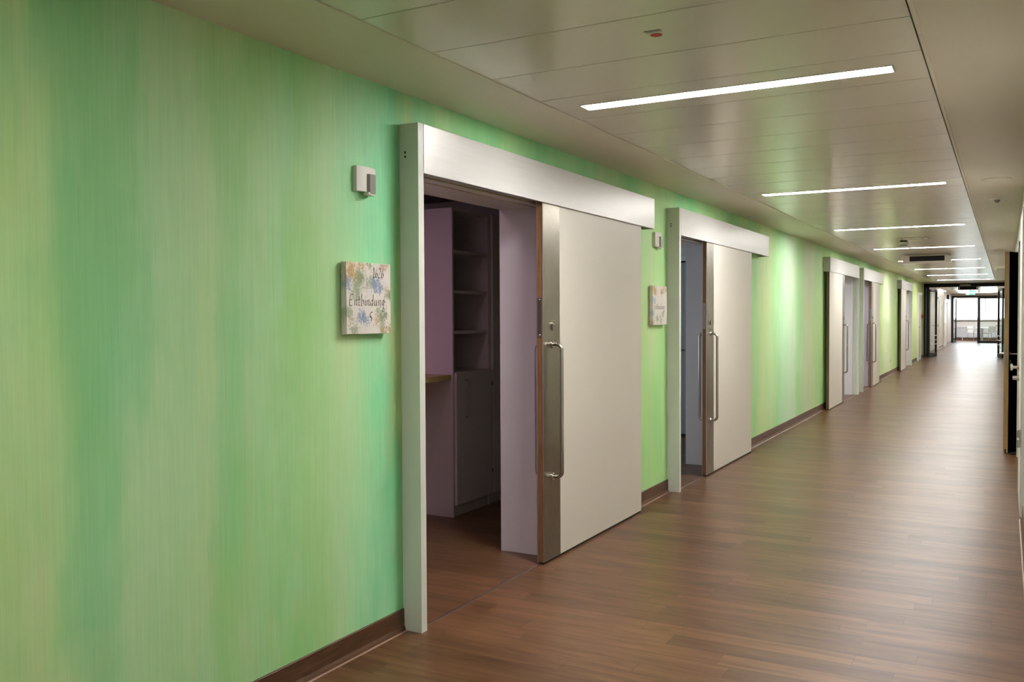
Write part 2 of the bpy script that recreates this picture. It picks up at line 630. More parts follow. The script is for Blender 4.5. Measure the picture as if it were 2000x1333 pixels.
# ------------------------------------------------------------------ setting: floor, walls, ceiling
Y0, YF1, YF2, YE = -6.0, 33.2, 50.5, 55.9
mb = MB()
mb.box(-4.0, 6.0, Y0, YE + 0.3, -0.12, 0.0)
tag(obj('floor', mb, M['floor']), 'brown wood-look vinyl floor with planks laid across the corridor', 'floor', kind='structure')

# openings in the left wall (y0, y1)
OPEN = [(3.40, 4.81), (7.09, 8.456), (15.80, 17.12), (17.90, 19.30), (26.25, 27.60)]
OH = 2.10
WT = -0.284
mb = MB()
prev = Y0
for a, b in OPEN:
    mb.box(WT, 0, prev, a, 0, 2.75)
    mb.box(WT, 0, a, b, OH + 0.02, 2.75)
    prev = b
mb.box(WT, 0, prev, YF1, 0, 2.75)
tag(obj('wall_left', mb, M['green']), 'long wall brushed in vertical washes of light green and teal', 'wall', kind='structure')
mb = MB()
mb.box(WT, 0, YF1, YF2, 0, 2.75)
tag(obj('wall_left_far', mb, M['white_wall']), 'pale wall of the corridor section behind the first black glazed portal', 'wall', kind='structure')

RO = (10.42, 11.50)     # doorway in the right wall
mb = MB()
mb.box(WX, WX + 0.28, Y0, RO[0], 0, 2.75)
mb.box(WX, WX + 0.28, RO[0], RO[1], 2.12, 2.75)
mb.box(WX, WX + 0.28, RO[1], YF2, 0, 2.75)
mb.box(WX, 6.0, YF2 - 0.15, YF2 + 0.1, 0, 2.75)
tag(obj('wall_right', mb, M['right_wall']), 'cream wall at the right edge of the corridor', 'wall', kind='structure')
mb = MB()
mb.box(-4.0, 6.0, Y0 - 0.15, Y0, 0, 2.75)
tag(obj('wall_back', mb, M['right_wall']), 'plain wall closing the corridor behind the viewer', 'wall', kind='structure')
# dark room behind the right doorway
mb = MB()
mb.box(5.0, 5.1, 9.0, 13.0, 0, 2.75)
mb.box(WX + 0.28, 5.0, 8.9, 9.0, 0, 2.75)
mb.box(WX + 0.28, 5.0, 13.0, 13.1, 0, 2.75)
tag(obj('wall_right_room', mb, M['darkroom']), 'unlit room walls behind the open wooden door', 'wall', kind='structure')

# rooms on the left
mb = MB()
mb.box(-3.9, -3.8, 1.0, 30.0, 0, 2.75)
for y in (1.95, 6.78, 10.39, 14.9, 17.48, 21.0, 24.4, 29.0):
    mb.box(-3.8, WT, y, y + 0.1, 0, 2.75)
tag(obj('wall_room_partitions', mb, M['roomwall']), 'walls of the rooms seen through the open sliding doors', 'wall', kind='structure')

# end lounge
mb = MB()
mb.box(-2.5, WT, YF2 - 0.15, YF2, 0, 2.75)
mb.box(-2.5, -2.35, YF2, YE, 0, 2.75)
mb.box(5.0, 5.15, YF2, YE, 0, 2.75)
mb.box(-2.5, 5.15, YE - 0.15, YE + 0.15, 0, 1.16)
mb.box(-2.5, 5.15, YE - 0.15, YE + 0.15, 2.36, 2.75)
mb.box(-2.5, -0.12, YE - 0.15, YE + 0.15, 1.16, 2.36)
mb.box(4.6, 5.15, YE - 0.15, YE + 0.15, 1.16, 2.36)
tag(obj('wall_end', mb, M['white_wall']), 'white wall below and around the bright window at the corridor end', 'wall', kind='structure')

# ceiling: plaster margins, dark void, enamelled panel field with joints and lamp cut-outs
PX0, PX1 = 0.468, 2.129
mb = MB()
mb.box(-4.0, 6.0, Y0 - 0.2, YE + 0.4, CZ + 0.14, CZ + 0.30)
ceil = tag(obj('ceiling', mb, M['gap']), 'suspended ceiling with plaster margins and cream metal panels', 'ceiling', kind='structure')
mb = MB()
mb.box(-0.0, PX0 - 0.004, Y0, YF2, CZ, CZ + 0.03)
mb.box(PX1 + 0.006, WX, Y0, YF2, CZ, CZ + 0.03)
mb.box(PX0 - 0.004, PX1 + 0.006, 31.0, 34.6, CZ, CZ + 0.03)
mb.box(PX0 - 0.004, PX1 + 0.006, 49.6, YF2, CZ, CZ + 0.03)
mb.box(WX + 0.28, 6.0, Y0, YF2, CZ, CZ + 0.03)
mb.box(-4.0, 6.0, YF2, YE, CZ, CZ + 0.03)
obj('plaster_margin', mb, M['plaster'], ceil)
obj('room_ceiling', MB().box(-4.0, WT, Y0, YF2, CZ, CZ + 0.03), plain('dimmed_room_ceiling', lin((92, 86, 84)), 0.8), ceil)  # colour darkened to imitate an unlit ceiling
mb = MB()
mb.box(PX0 - 0.006, PX0 - 0.001, Y0, 31.0, CZ - 0.004, CZ + 0.02)
mb.box(PX1 + 0.008, PX1 + 0.022, Y0, 31.0, CZ - 0.010, CZ + 0.02)
obj('panel_edge_rail', mb, M['plaster'], ceil)
LX0, LX1 = 0.600, 2.006
LAMPS = [4.067, 7.775, 11.457, 15.122, 18.761, 22.34, 26.013, 29.806]
LAMPS2 = [37.4, 41.17, 44.80, 48.32]
pitch = 0.459
joint0 = 3.841


def panel(mb, y0, y1, lamps):
    g = 0.0032
    for L in lamps:
        if y0 < L < y1:
            mb.box(PX0, PX1, y0 + g, L - 0.056, CZ, CZ + 0.02)
            mb.box(PX0, PX1, L + 0.056, y1 - g, CZ, CZ + 0.02)
            mb.box(PX0, LX0 - 0.004, L - 0.056, L + 0.056, CZ, CZ + 0.02)
            mb.box(LX1 + 0.004, PX1, L - 0.056, L + 0.056, CZ, CZ + 0.02)
            return
    mb.box(PX0, PX1, y0 + g, y1 - g, CZ, CZ + 0.02)


mb = MB()
marks = []
for i, L in enumerate(LAMPS):
    if i == 0:
        marks.append(joint0)
    a = L - 0.229
    b = L + 0.229
    if i == 0:
        a, b = 3.841, 4.300
    nxt = LAMPS[i + 1] - 0.229 if i + 1 < len(LAMPS) else 31.0
    panel(mb, a, b, LAMPS)
    n = max(1, round((nxt - b) / pitch))
    for k in range(n):
        panel(mb, b + (nxt - b) * k / n, b + (nxt - b) * (k + 1) / n, [])
# towards and behind the viewer
js = [3.841, 3.387, 2.930, 2.484, 2.03, 1.57, 1.11, 0.65, 0.19, -0.27]
while js[-1] > Y0:
    js.append(js[-1] - pitch)
for a, b in zip(js[1:], js[:-1]):
    panel(mb, a, b, [])
obj('panel_field', mb, M['panels'], ceil)
mb = MB()
y = 34.6
while y < 49.5:
    nl = min(y + pitch, 49.6)
    inside = [L for L in LAMPS2 if y - 0.07 < L < nl + 0.07]
    if inside:
        L = inside[0]
        nl = min(L + 0.229, 49.6)
        panel(mb, y, nl, LAMPS2)
    else:
        ahead = [L - 0.229 for L in LAMPS2 if y < L - 0.229 < nl]
        if ahead:
            nl = ahead[0]
        panel(mb, y, nl, [])
    y = nl
obj('panel_field', mb, M['panels'], ceil)

# skirting: profile with a sealing bead at the floor
def skirt(name, segs, side, label):
    s = 1 if side == 'left' else -1
    x = 0 if side == 'left' else WX
    mb = MB()
    mc = MB()
    for a, b in segs:
        prof = [(x, 0), (x + s * 0.018, 0), (x + s * 0.014, 0.012), (x + s * 0.0085, 0.024), (x + s * 0.008, 0.099), (x + s * 0.0055, 0.102), (x, 0.102)]
        mb.prism(prof, 1, a, b)
        mc.prism([(x + s * 0.018, 0), (x + s * 0.026, 0), (x + s * 0.0185, 0.004)], 1, a, b)
    o = obj(name, mb, M['skirt'])
    tag(o, label, 'skirting board', kind='structure')
    obj('sealing_bead', mc, M['cove'], o)


skirt('baseboard_left', [(Y0, 3.348), (4.83, 7.033), (8.48, 15.79), (17.24, 17.78), (19.32, 26.24), (27.72, 30.50), (31.45, YF1 - 0.02)],
      'left', 'dark walnut skirting along the foot of the green wall')
skirt('baseboard_left_far', [(YF1 + 0.12, 38.86), (40.42, 43.75), (46.1, YF2 - 0.15)], 'left', 'dark skirting along the pale wall beyond the first portal')
skirt('baseboard_right', [(Y0, 7.20), (11.56, YF1 - 0.05)], 'right', 'dark walnut skirting along the right wall')
mb = MB()
mb.box(-2.35, 5.0, YE - 0.17, YE - 0.15, 0, 0.105)
tag(obj('baseboard_end', mb, M['skirt']), 'dark skirting under the radiator on the end wall', 'skirting board', kind='structure')


# ------------------------------------------------------------------ sliding doors
P_, Q_, R_ = 0.1032, 0.0885, 0.047
TH = 2.3225


def bar_handle(parent, x_face, yh, z0, z1, out):
    """tubular pull handle with round rosettes; out: signed distance of the bar from the leaf face"""
    s = 1 if out > 0 else -1
    pts = rounded([(x_face, yh, z1), (x_face + out, yh, z1), (x_face + out, yh, z0), (x_face, yh, z0)], 0.034, 8)
    mb = MB().tube(pts, 0.0112, 16)
    for z in (z0, z1):
        mb.cyl((x_face, yh, z), (s, 0, 0), 0.021, 0.007)
    return obj('handle', mb, M['tube'], parent, smooth=True)


def sliding_door(n, a, e, s, u, op, label, width=0.043):
    d = 1 if e > a else -1            # direction in which the leaf slides open
    # housing: side post, header cover, running rail, lining of the doorway
    fr = thing('door_%d' % n, label, 'sliding door', (0.0, a, 0.0), 'sliding doors along the green wall', kind='structure')
    y1 = a + d * width
    obj('side_post', MB().box(0.0, P_, a, y1, 0.0, TH, 0.0012), M['post'], fr)
    sy = min(a, y1)
    if d > 0:
        for z in (2.193, 2.174):
            obj('screw', MB().cyl((0.032, sy - 0.0005, z), (0, 1, 0), 0.0056, 0.002, 18), M['dark'], fr)
    hy0 = y1 + d * 0.004
    cov = MB()
    cov.box(P_ - 0.004, P_, hy0, e, 2.10, TH, 0.0008)
    cov.box(0.0, P_ - 0.004, hy0, e, TH - 0.004, TH)
    cov.box(P_ - 0.018, P_ - 0.004, hy0, e, 2.10, 2.103)
    hc = obj('header_cover', cov, M['header'], fr)
    obj('end_cap', MB().box(0.0, P_ - 0.003, e, e - d * 0.004, 2.10, TH - 0.004), M['header'], fr)
    rail = MB()
    rail.box(0.020, 0.030, hy0, e - d * 0.01, 2.135, 2.26)
    rail.box(0.030, 0.052, hy0, e - d * 0.01, 2.150, 2.160)
    rail.box(0.030, 0.078, hy0, e - d * 0.01, 2.236, 2.246)
    obj('running_rail', rail, M['alu'], fr)
    o0, o1 = op
    lin_ = MB()
    lin_.box(WT - 0.012, 0.008, o0, o0 + 0.02 * (1 if o1 > o0 else -1), 0, OH)
    lin_.box(WT - 0.012, 0.008, o1, o1 - 0.02 * (1 if o1 > o0 else -1), 0, OH)
    lin_.box(WT - 0.012, 0.008, o0, o1, OH, OH + 0.022)
    obj('door_lining', lin_, M['lining'], fr)
    sl = MB()
    sl.box(0.008, 0.0115, o0, o1, OH + 0.004, OH + 0.010)
    sl.box(-0.052, -0.048, o0, o1, OH - 0.0025, OH + 0.001)
    obj('brush_seal', sl, M['oak'], fr)
    # leaf
    zb, zt = 0.014, 2.13
    fac = MB()
    fac.box(Q_ - 0.003, Q_, s + d * 0.004, u, zb, zt, 0.0008)
    fac.box(R_, R_ + 0.003, s + d * 0.004, u, zb, zt)
    lf = obj('door_leaf', fac, M['leaf'], fr, origin=(0.068, s, 0.0))
    core = MB().box(R_ + 0.003, Q_ - 0.003, s + d * 0.0015, u - d * 0.0015, zb, zt)
    obj('wooden_core', core, M['core'], lf)
    tr = MB()
    for x0, x1 in ((R_ - 0.0008, R_ + 0.0052), (Q_ - 0.0052, Q_ + 0.0008)):
        tr.box(x0, x1, s, s + d * 0.008, zb, zt, 0.0008)
    obj('edge_trim', tr, M['alu'], lf)
    obj('edge_banding', MB().box(R_ + 0.002, Q_ - 0.002, u, u + d * 0.001, zb, zt), M['core2'], lf)
    obj('bottom_seal', MB().box(R_ + 0.008, Q_ - 0.006, s + d * 0.01, u - d * 0.004, 0.002, zb), M['rubber'], lf)
    pl = MB()
    pl.box(Q_, Q_ + 0.0015, s + d * 0.004, s + d * 0.222, zb, zt, 0.0004)
    pl.box(R_ - 0.0015, R_, s + d * 0.004, s + d * 0.222, zb, zt)
    obj('steel_plate', pl, M['steel'], lf)
    obj('lock_strike_plate', MB().box(R_ + 0.009, Q_ - 0.009, s - d * 0.0012, s + d * 0.002, 1.325, 1.555, 0.0005), M['steel'], lf)
    for z in (1.337, 1.543):
        obj('screw', MB().cyl(((R_ + Q_) / 2, s - d * 0.0012, z), (0, -d, 0), 0.0055, 0.0012, 16), M['tube'], lf)
    yh = s + d * 0.118
    bar_handle(lf, Q_ + 0.0015, yh, 0.500, 1.282, 0.062)
    bar_handle(lf, R_ - 0.0015, s + d * 0.105, 0.500, 1.282, -0.053)
    cy = MB()
    zc = 1.389
    ring = []
    prof = [(math.cos(t) * 0.0155, (0.010 if math.sin(t) > 0 else -0.010) + math.sin(t) * 0.0155) for t in [2 * math.pi * i / 32 for i in range(32)]]
    cy.prism([(yh + p[0], zc + p[1]) for p in prof], 0, Q_ + 0.0015, Q_ + 0.0125)
    esc = obj('lock_escutcheon', cy, M['tube'], lf, smooth=True)
    ks = MB().cyl((Q_ + 0.0125, yh, zc + 0.010), (1, 0, 0), 0.0072, 0.0015, 20)
    obj('lock_cylinder', ks, M['alu'], lf, smooth=True)
    ks = MB().box(Q_ + 0.0138, Q_ + 0.0142, yh - 0.0011, yh + 0.0011, zc - 0.014, zc + 0.012)
    obj('key_slot', ks, M['dark'], lf)
    return fr


sliding_door(1, 3.3508, 6.453, 4.6135, 6.2034, (3.395, 4.81),
             'nearest white sliding door, half open on the room with purple light')
sliding_door(2, 7.0354, 10.1725, 7.8408, 9.4563, (7.09, 8.456),
             'second sliding door from the viewer, slid open on a narrow bluish room')
sliding_door(3, 17.2305, 14.175, 15.6473, 14.1967, (17.12, 15.80),
             'third sliding door from the viewer, slid towards the viewer, brown edge and black seal')
sliding_door(4, 17.7991, 20.8344, 19.0691, 20.3499, (17.90, 19.30),
             'fourth sliding door, close behind the third, bar handles seen on both its faces')
sliding_door(5, 27.7039, 24.7229, 26.1529, 24.7898, (27.60, 26.25),
             'farthest sliding door of the green wall, its brown edge facing the viewer')

# threshold strips across the open doorways
for a, b, lab in ((3.394, 4.62, 'thin grey threshold strip on the floor of the nearest doorway'),
                  (7.08, 7.85, 'thin grey threshold strip on the floor of the second doorway'),
                  (15.7, 17.18, 'thin threshold strip on the floor of the third doorway'),
                  (17.85, 19.05, 'thin threshold strip on the floor of the fourth doorway')):
    o = obj('threshold_strip', MB().box(0.054, 0.064, a, b, 0, 0.0022), M['threshold'], origin=(0.059, a, 0))
    tag(o, lab, 'threshold strip', 'threshold strips in the doorways', 'thing')

# ------------------------------------------------------------------ door lamps (call lamps) beside the doors
def door_lamp(y0, y1, z0, z1, label):
    t = thing('call_lamp', label, 'call lamp', (0, (y0 + y1) / 2, z0), 'call lamps beside the sliding doors')
    mb = MB()
    n = 12
    pts = []
    for i in range(n + 1):
        f = i / n
        pts.append((0.020 + 0.010 * math.sin(math.pi * f), y0 + (y1 - y0) * f))
    mb.prism([(0.0, y0)] + pts + [(0.0, y1)], 2, z0, z1)
    obj('housing', mb, M['plastic'], t, smooth=True)
    ym = y0 + (y1 - y0) * 0.44
    yr = y0 + (y1 - y0) * 0.86
    zz = z0 - 0.008
    zt = z0 + (z1 - z0) * 0.72
    mb = MB()
    mb.prism([(0.010, ym), (0.032, ym), (0.0405, ym + 0.008), (0.0425, (ym + yr) / 2), (0.0405, yr - 0.008), (0.030, yr), (0.010, yr)], 2, zz, zt)
    obj('lamp_lens', mb, M['lens'], t, smooth=True)
    mb = MB()
    mb.box(0.012, 0.0405, ym - 0.003, yr - 0.004, zz - 0.006, z0 - 0.001, 0.002)
    obj('lens_foot', mb, M['plastic'], t)
    return t


door_lamp(3.017, 3.146, 1.982, 2.088, 'white call lamp with grey lens above the large legible room sign')
door_lamp(6.700, 6.842, 1.989, 2.100, 'white call lamp with grey lens above the second, smaller-looking room sign')

# ------------------------------------------------------------------ room signs with pen lettering
GL = {
    'E': ([[(.62, .98), (.22, .93), (.10, .05), (.50, .04)], [(.16, .50), (.48, .53)]], .60),
    'n': ([[(.10, .52), (.06, .02)], [(.09, .34), (.24, .52), (.36, .50), (.33, .12), (.40, .02)]], .46),
    't': ([[(.16, .86), (.09, .14), (.16, .02), (.28, .06)], [(.00, .54), (.30, .57)]], .33),
    'b': ([[(.14, 1.08), (.05, .06), (.20, .02), (.34, .16), (.35, .40), (.26, .52), (.10, .40)]], .42),
    'i': ([[(.12, .52), (.07, .12), (.13, .02)], [(.15, .80), (.16, .76)]], .23),
    'd': ([[(.34, .46), (.22, .52), (.07, .34), (.06, .12), (.14, .02), (.30, .16), (.36, .36)], [(.44, 1.06), (.34, .10), (.40, .02)]], .48),
    'u': ([[(.08, .52), (.05, .14), (.12, .02), (.26, .12), (.34, .34)], [(.36, .52), (.32, .10), (.38, .02)]], .46),
    'g': ([[(.34, .48), (.20, .53), (.06, .34), (.08, .12), (.20, .08), (.32, .30), (.35, .50)], [(.35, .50), (.27, .02), (.20, -.12)],
           [(.20, -.12), (.34, -.26), (.33, -.46), (.20, -.54), (.06, -.42), (.10, -.26), (.22, -.20)]], .44),
    '1': ([[(.02, .74), (.20, .96), (.14, .02)], [(.02, .02), (.26, .04)]], .36),
    '6': ([[(.44, 1.0), (.22, .72), (.08, .34), (.10, .10), (.22, .02), (.36, .14), (.36, .36), (.26, .46), (.12, .34)]], .50),
    '2': ([[(.10, .80), (.22, .97), (.36, .92), (.36, .70), (.22, .36), (.02, .04), (.40, .06)]], .50),
    '5': ([[(.52, .98), (.22, .94), (.16, .58), (.34, .52), (.38, .26), (.24, .04), (.02, -.06)]], .50),
    '4': ([[(.30, .98), (.04, .34), (.44, .38)], [(.38, .62), (.26, -.06)]], .48),
}


def lettering(text, y, z, h, x, adv=1.0, pen=0.045):
    """broad-nib strokes on the sign face; y to the right, z up"""
    mb = MB()
    pen *= 1.55
    nib = (0.80 * pen, 0.60 * pen)
    cx = 0.0
    for ch in text:
        strokes, wdt = GL[ch]
        for st in strokes:
            # smooth the stroke with a Catmull-Rom pass
            P = [st[0]] + list(st) + [st[-1]]
            pts = []
            for i in range(1, len(P) - 2):
                p0, p1, p2, p3 = P[i - 1], P[i], P[i + 1], P[i + 2]
                for k in range(5):
                    t = k / 5
                    q = [0.5 * ((2 * p1[j]) + (-p0[j] + p2[j]) * t + (2 * p0[j] - 5 * p1[j] + 4 * p2[j] - p3[j]) * t * t +
                                (-p0[j] + 3 * p1[j] - 3 * p2[j] + p3[j]) * t ** 3) for j in (0, 1)]
                    pts.append(q)
            pts.append(st[-1])
            for a, b in zip(pts, pts[1:]):
                c4 = [(a[0] - nib[0], a[1] - nib[1]), (a[0] + nib[0], a[1] + nib[1]), (b[0] + nib[0], b[1] + nib[1]), (b[0] - nib[0], b[1] - nib[1])]
                area = sum(c4[i][0] * c4[(i + 1) % 4][1] - c4[(i + 1) % 4][0] * c4[i][1] for i in range(4)) / 2
                if abs(area) < 2e-4:      # stroke parallel to the nib: keep a hairline
                    dx, dz = b[0] - a[0], b[1] - a[1]
                    L = math.hypot(dx, dz) or 1
                    nx, nz = -dz / L * pen * 0.3, dx / L * pen * 0.3
                    c4 = [(a[0] + nx, a[1] + nz), (b[0] + nx, b[1] + nz), (b[0] - nx, b[1] - nz), (a[0] - nx, a[1] - nz)]
                    area = 1
                if area < 0:
                    c4.reverse()
                mb.quad([(x, y + (cx + p[0]) * h, z + p[1] * h) for p in c4])
        cx += wdt * adv
    bmesh.ops.solidify(mb.bm, geom=mb.bm.faces[:], thickness=0.0008)
    return mb


GOLD, GRN, GRN2, BLU, OCH = (180, 148, 84), (112, 134, 84), (146, 160, 126), (112, 138, 176), (188, 160, 132)
patch1 = [(.05, .30, .16, GRN2, 0), (.10, .20, .10, OCH, 0), (.18, .06, .13, GRN2, 0), (.30, .24, .12, BLU, 0), (.40, .18, .10, BLU, 0),
          (.80, .26, .17, GRN, 0), (.78, .10, .12, GRN2, 0), (.70, .20, .08, OCH, 0), (.95, .55, .13, GRN, 0), (.90, .62, .08, OCH, 0),
          (.62, .70, .15, BLU, 0), (.76, .66, .14, BLU, 0), (.50, .74, .14, GRN2, 0), (.30, .78, .22, GRN, 0), (.20, .62, .18, GRN2, 0),
          (.05, .72, .12, BLU, 0), (.06, .84, .10, OCH, 0), (.52, .94, .10, (120, 140, 70), 0), (.84, .96, .12, OCH, 0),
          (.10, .93, .18, GOLD, 1), (.30, .97, .14, GOLD, 1), (.16, .82, .10, GOLD, 1), (.80, .03, .09, GOLD, 1), (.98, .05, .07, GOLD, 1)]
patch2 = [(.12, .92, .20, GOLD, 1), (.20, .84, .12, GOLD, 1), (.10, .62, .14, (150, 168, 196), 0), (.06, .30, .12, (150, 168, 196), 0), (.55, .10, .16, (170, 180, 160), 0),
          (.30, .16, .14, GRN2, 0), (.78, .93, .14, OCH, 0), (.92, .90, .10, GOLD, 1), (.62, .84, .12, OCH, 0), (.05, .04, .12, OCH, 0),
          (.70, .26, .10, GRN2, 0)]
signmat1 = sign_paint('dabbed_sign_paint', patch1, (226, 218, 212))
signmat2 = sign_paint('pale_sign_paint', patch2, (222, 214, 206))


def room_sign(y0, y1, z0, z1, mat, lines, label):
    t = thing('room_sign', label, 'sign', (0, (y0 + y1) / 2, z0), 'painted room signs beside the sliding doors')
    xf = 0.034
    mb = MB().box(0.006, xf, y0, y1, z0, z1, 0.0012)
    obj('board', mb, mat, t)
    obj('wall_mount', MB().box(0.0, 0.006, y0 + 0.03, y1 - 0.03, z0 + 0.03, z1 - 0.03), M['dark'], t)
    for (txt, fy, fz, h, adv, pen) in lines:
        obj('lettering', lettering(txt, y0 + (y1 - y0) * fy, z0 + (z1 - z0) * fz, h, xf + 0.0002, adv, pen), M['ink'], t)


room_sign(2.925, 3.228, 1.375, 1.678, signmat1, [
    ('1626', .585, .795, .044, .98, .042), ('Entbindung', .050, .395, .047, 1.22, .036), ('5', .49, .155, .046, 1.0, .046)],
    'square painted room sign reading 1626 Entbindung 5')
room_sign(6.605, 6.930, 1.375, 1.680, signmat2, [
    ('1624', .55, .80, .036, 1.0, .036), ('Entbindung', .07, .40, .047, 1.22, .042), ('4', .50, .165, .040, 1.0, .040)],
    'smaller-looking painted room sign beside the second sliding door post')

# ------------------------------------------------------------------ ceiling strip lights
def strip_light(L, label):
    t = thing('strip_light', label, 'ceiling light', (1.303, L, CZ), 'strip lights across the ceiling')
    hw = 0.0525
    obj('diffuser', MB().box(LX0 + 0.004, LX1 - 0.004, L - hw + 0.003, L + hw - 0.003, CZ - 0.001, CZ + 0.012), M['lamp'], t)
    f = MB()
    f.box(LX0 - 0.003, LX1 + 0.003, L - hw - 0.002, L - hw + 0.002, CZ - 0.003, CZ + 0.03)
    f.box(LX0 - 0.003, LX1 + 0.003, L + hw - 0.002, L + hw + 0.002, CZ - 0.003, CZ + 0.03)
    f.box(LX0 - 0.003, LX0 + 0.003, L - hw, L + hw, CZ - 0.003, CZ + 0.03)
    f.box(LX1 - 0.003, LX1 + 0.003, L - hw, L + hw, CZ - 0.003, CZ + 0.03)
    f.box(LX0, LX1, L - hw, L + hw, CZ + 0.0125, CZ + 0.03)
    obj('frame', f, M['lampframe'], t)


ORD = ['nearest and largest lit strip light across the ceiling panels',
       'second lit strip light from the viewer, above the second sliding door',
       'third lit strip light from the viewer, just before the round smoke detector',
       'fourth lit strip light from the viewer, just before the hanging display box',
       'fifth lit strip light, partly hidden behind the hanging display box',
       'sixth lit strip light, first one clear behind the hanging display box',
       'seventh lit strip light, last but one before the black glazed portal',
       'eighth lit strip light, right in front of the black glazed portal']
for L, lab in zip(LAMPS, ORD):
    strip_light(L, lab)
ORD2 = [None, 'lit strip light beyond the portal, seen on both sides of the black display box',
        'lit strip light beyond the portal, behind the green exit sign', 'farthest lit strip light, lowest one seen under the exit sign']
for L, lab in zip(LAMPS2, ORD2):
    if lab:
        strip_light(L, lab)
    else:
        area_light('strip_light_behind_beam', (1.3, L, CZ - 0.012), (1.41, 0.105), LAMP_E * math.pi * 0.148, (1.0, 0.975, 0.94))
t = thing('wall_washer_light', 'short slanting-looking light strip over the pale wall beyond the portal', 'ceiling light', (0.085, 41.7, CZ), kind='thing')
obj('diffuser', MB().box(0.06, 0.105, 39.6, 43.9, CZ - 0.022, CZ - 0.016), M['washer'], t)
obj('frame', MB().box(0.052, 0.113, 39.5, 44.0, CZ - 0.016, CZ), M['lampframe'], t)

# ------------------------------------------------------------------ small ceiling things
t = thing('ceiling_marker', 'round red marker dot with a small printed label on the nearest ceiling panels', 'marker', (1.3, 3.15, CZ))
obj('red_dot', MB().cyl((1.2985, 3.152, CZ), (0, 0, -1), 0.0225, 0.0012, 40), M['red'], t)
lb = obj('label_film', MB().box(1.272, 1.330, 3.098, 3.126, CZ - 0.0006, CZ), M['paper'], t)
mb = MB()
mb.box(1.270, 1.331, 3.093, 3.0965, CZ - 0.0012, CZ)
mb.box(1.3305, 1.3325, 3.0965, 3.112, CZ - 0.0012, CZ)
rng = random.Random(4)
for i in range(7):
    x = 1.277 + i * 0.0074
    mb.box(x, x + 0.0012, 3.104, 3.114, CZ - 0.0012, CZ)
    mb.box(x, x + 0.0034, 3.104 + rng.random() * 0.006, 3.1055 + rng.random() * 0.006, CZ - 0.0012, CZ)
obj('print', mb, M['darkink'], t)


def speaker(x, y, r, label):
    t = thing('ceiling_speaker', label, 'ceiling speaker', (x, y, CZ), 'round fittings in the right ceiling margin')
    obj('rim', MB().lathe((x, y, CZ), (0, 0, -1), [(r, 0), (r, 0.003), (r - 0.004, 0.007), (r - 0.014, 0.008), (r - 0.018, 0.004), (r - 0.018, 0)], 48), M['plaster'], t, smooth=True)
    obj('grille', MB().lathe((x, y, CZ), (0, 0, -1), [(r - 0.018, 0.004), (r * 0.5, 0.006), (0, 0.007)], 48), M['plastic'], t, smooth=True)


speaker(2.353, 7.79, 0.105, 'largest round white loudspeaker in the right ceiling margin')
t = thing('motion_detector', 'small round detector in the right ceiling margin, just behind the large loudspeaker', 'detector', (2.348, 9.10, CZ))
obj('base', MB().lathe((2.348, 9.10, CZ), (0, 0, -1), [(0.058, 0), (0.056, 0.008), (0.040, 0.012), (0, 0.013)], 40), M['plastic'], t, smooth=True)
obj('dome', MB().lathe((2.348, 9.10, CZ - 0.012), (0, 0, -1), [(0.026, 0), (0.023, 0.012), (0.012, 0.022), (0, 0.025)], 32), M['lens'], t, smooth=True)
speaker(2.34, 16.5, 0.10, 'round loudspeaker in the ceiling margin, just above the open wooden door edge')
speaker(2.33, 22.8, 0.10, 'faint far loudspeaker in the ceiling margin, left of the open wooden door top')

sd = thing('smoke_detector', 'white smoke detector hanging below the ceiling before the display box', 'smoke detector', (1.185, 13.45, CZ))
obj('mounting_stem', MB().cyl((1.185, 13.45, CZ), (0, 0, -1), 0.045, 0.030), M['dark'], sd)
obj('body', MB().lathe((1.185, 13.45, CZ - 0.03), (0, 0, -1), [(0, 0), (0.060, 0), (0.064, 0.012), (0.058, 0.034), (0.044, 0.040), (0.044, 0.050), (0.036, 0.060), (0, 0.062)], 40), M['plastic'], sd, smooth=True)
obj('sensor_slots', MB().lathe((1.185, 13.45, CZ - 0.03), (0, 0, -1), [(0.0450, 0.041), (0.0455, 0.045), (0.0450, 0.049)], 40), M['dark'], sd)
cr = thing('ceiling_ring', 'flat round ring fitting in the ceiling, right beside the smoke detector', 'ceiling fitting', (1.315, 13.20, CZ))
obj('rim', MB().lathe((1.315, 13.20, CZ), (0, 0, -1), [(0.150, 0), (0.198, 0), (0.196, 0.010), (0.180, 0.013), (0.152, 0.010), (0.150, 0)], 56), M['plaster'], cr, smooth=True)
obj('opening', MB().cyl((1.315, 13.20, CZ), (0, 0, -1), 0.150, 0.003, 48), M['dark'], cr)
obj('insert', MB().lathe((1.315, 13.20, CZ - 0.003), (0, 0, -1), [(0, 0), (0.118, 0), (0.112, 0.007), (0, 0.009)], 48), M['plastic'], cr, smooth=True)

# hanging display box
d1 = thing('display_box', 'cream box with black display hanging from the corridor ceiling', 'display', (1.24, 16.8, CZ - 0.17))
obj('housing', MB().box(0.862, 1.612, 16.80, 16.93, CZ - 0.152, CZ - 0.012, 0.004), M['box'], d1)
obj('ceiling_mount', MB().box(0.885, 1.590, 16.83, 17.02, CZ - 0.014, CZ), M['box'], d1)
obj('screen', MB().box(0.968, 1.510, 16.793, 16.80, CZ - 0.118, CZ - 0.034, 0.001), M['screen'], d1)
d2 = thing('display_box', 'black display box hanging from the ceiling just beyond the portal', 'display', (1.23, 36.0, CZ - 0.17))
obj('housing', MB().box(0.90, 1.56, 36.0, 36.12, CZ - 0.155, CZ - 0.012, 0.004), M['box'], d2)
obj('screen', MB().box(0.965, 1.495, 35.99, 36.0, CZ - 0.145, CZ - 0.03, 0.001), M['screen'], d2)

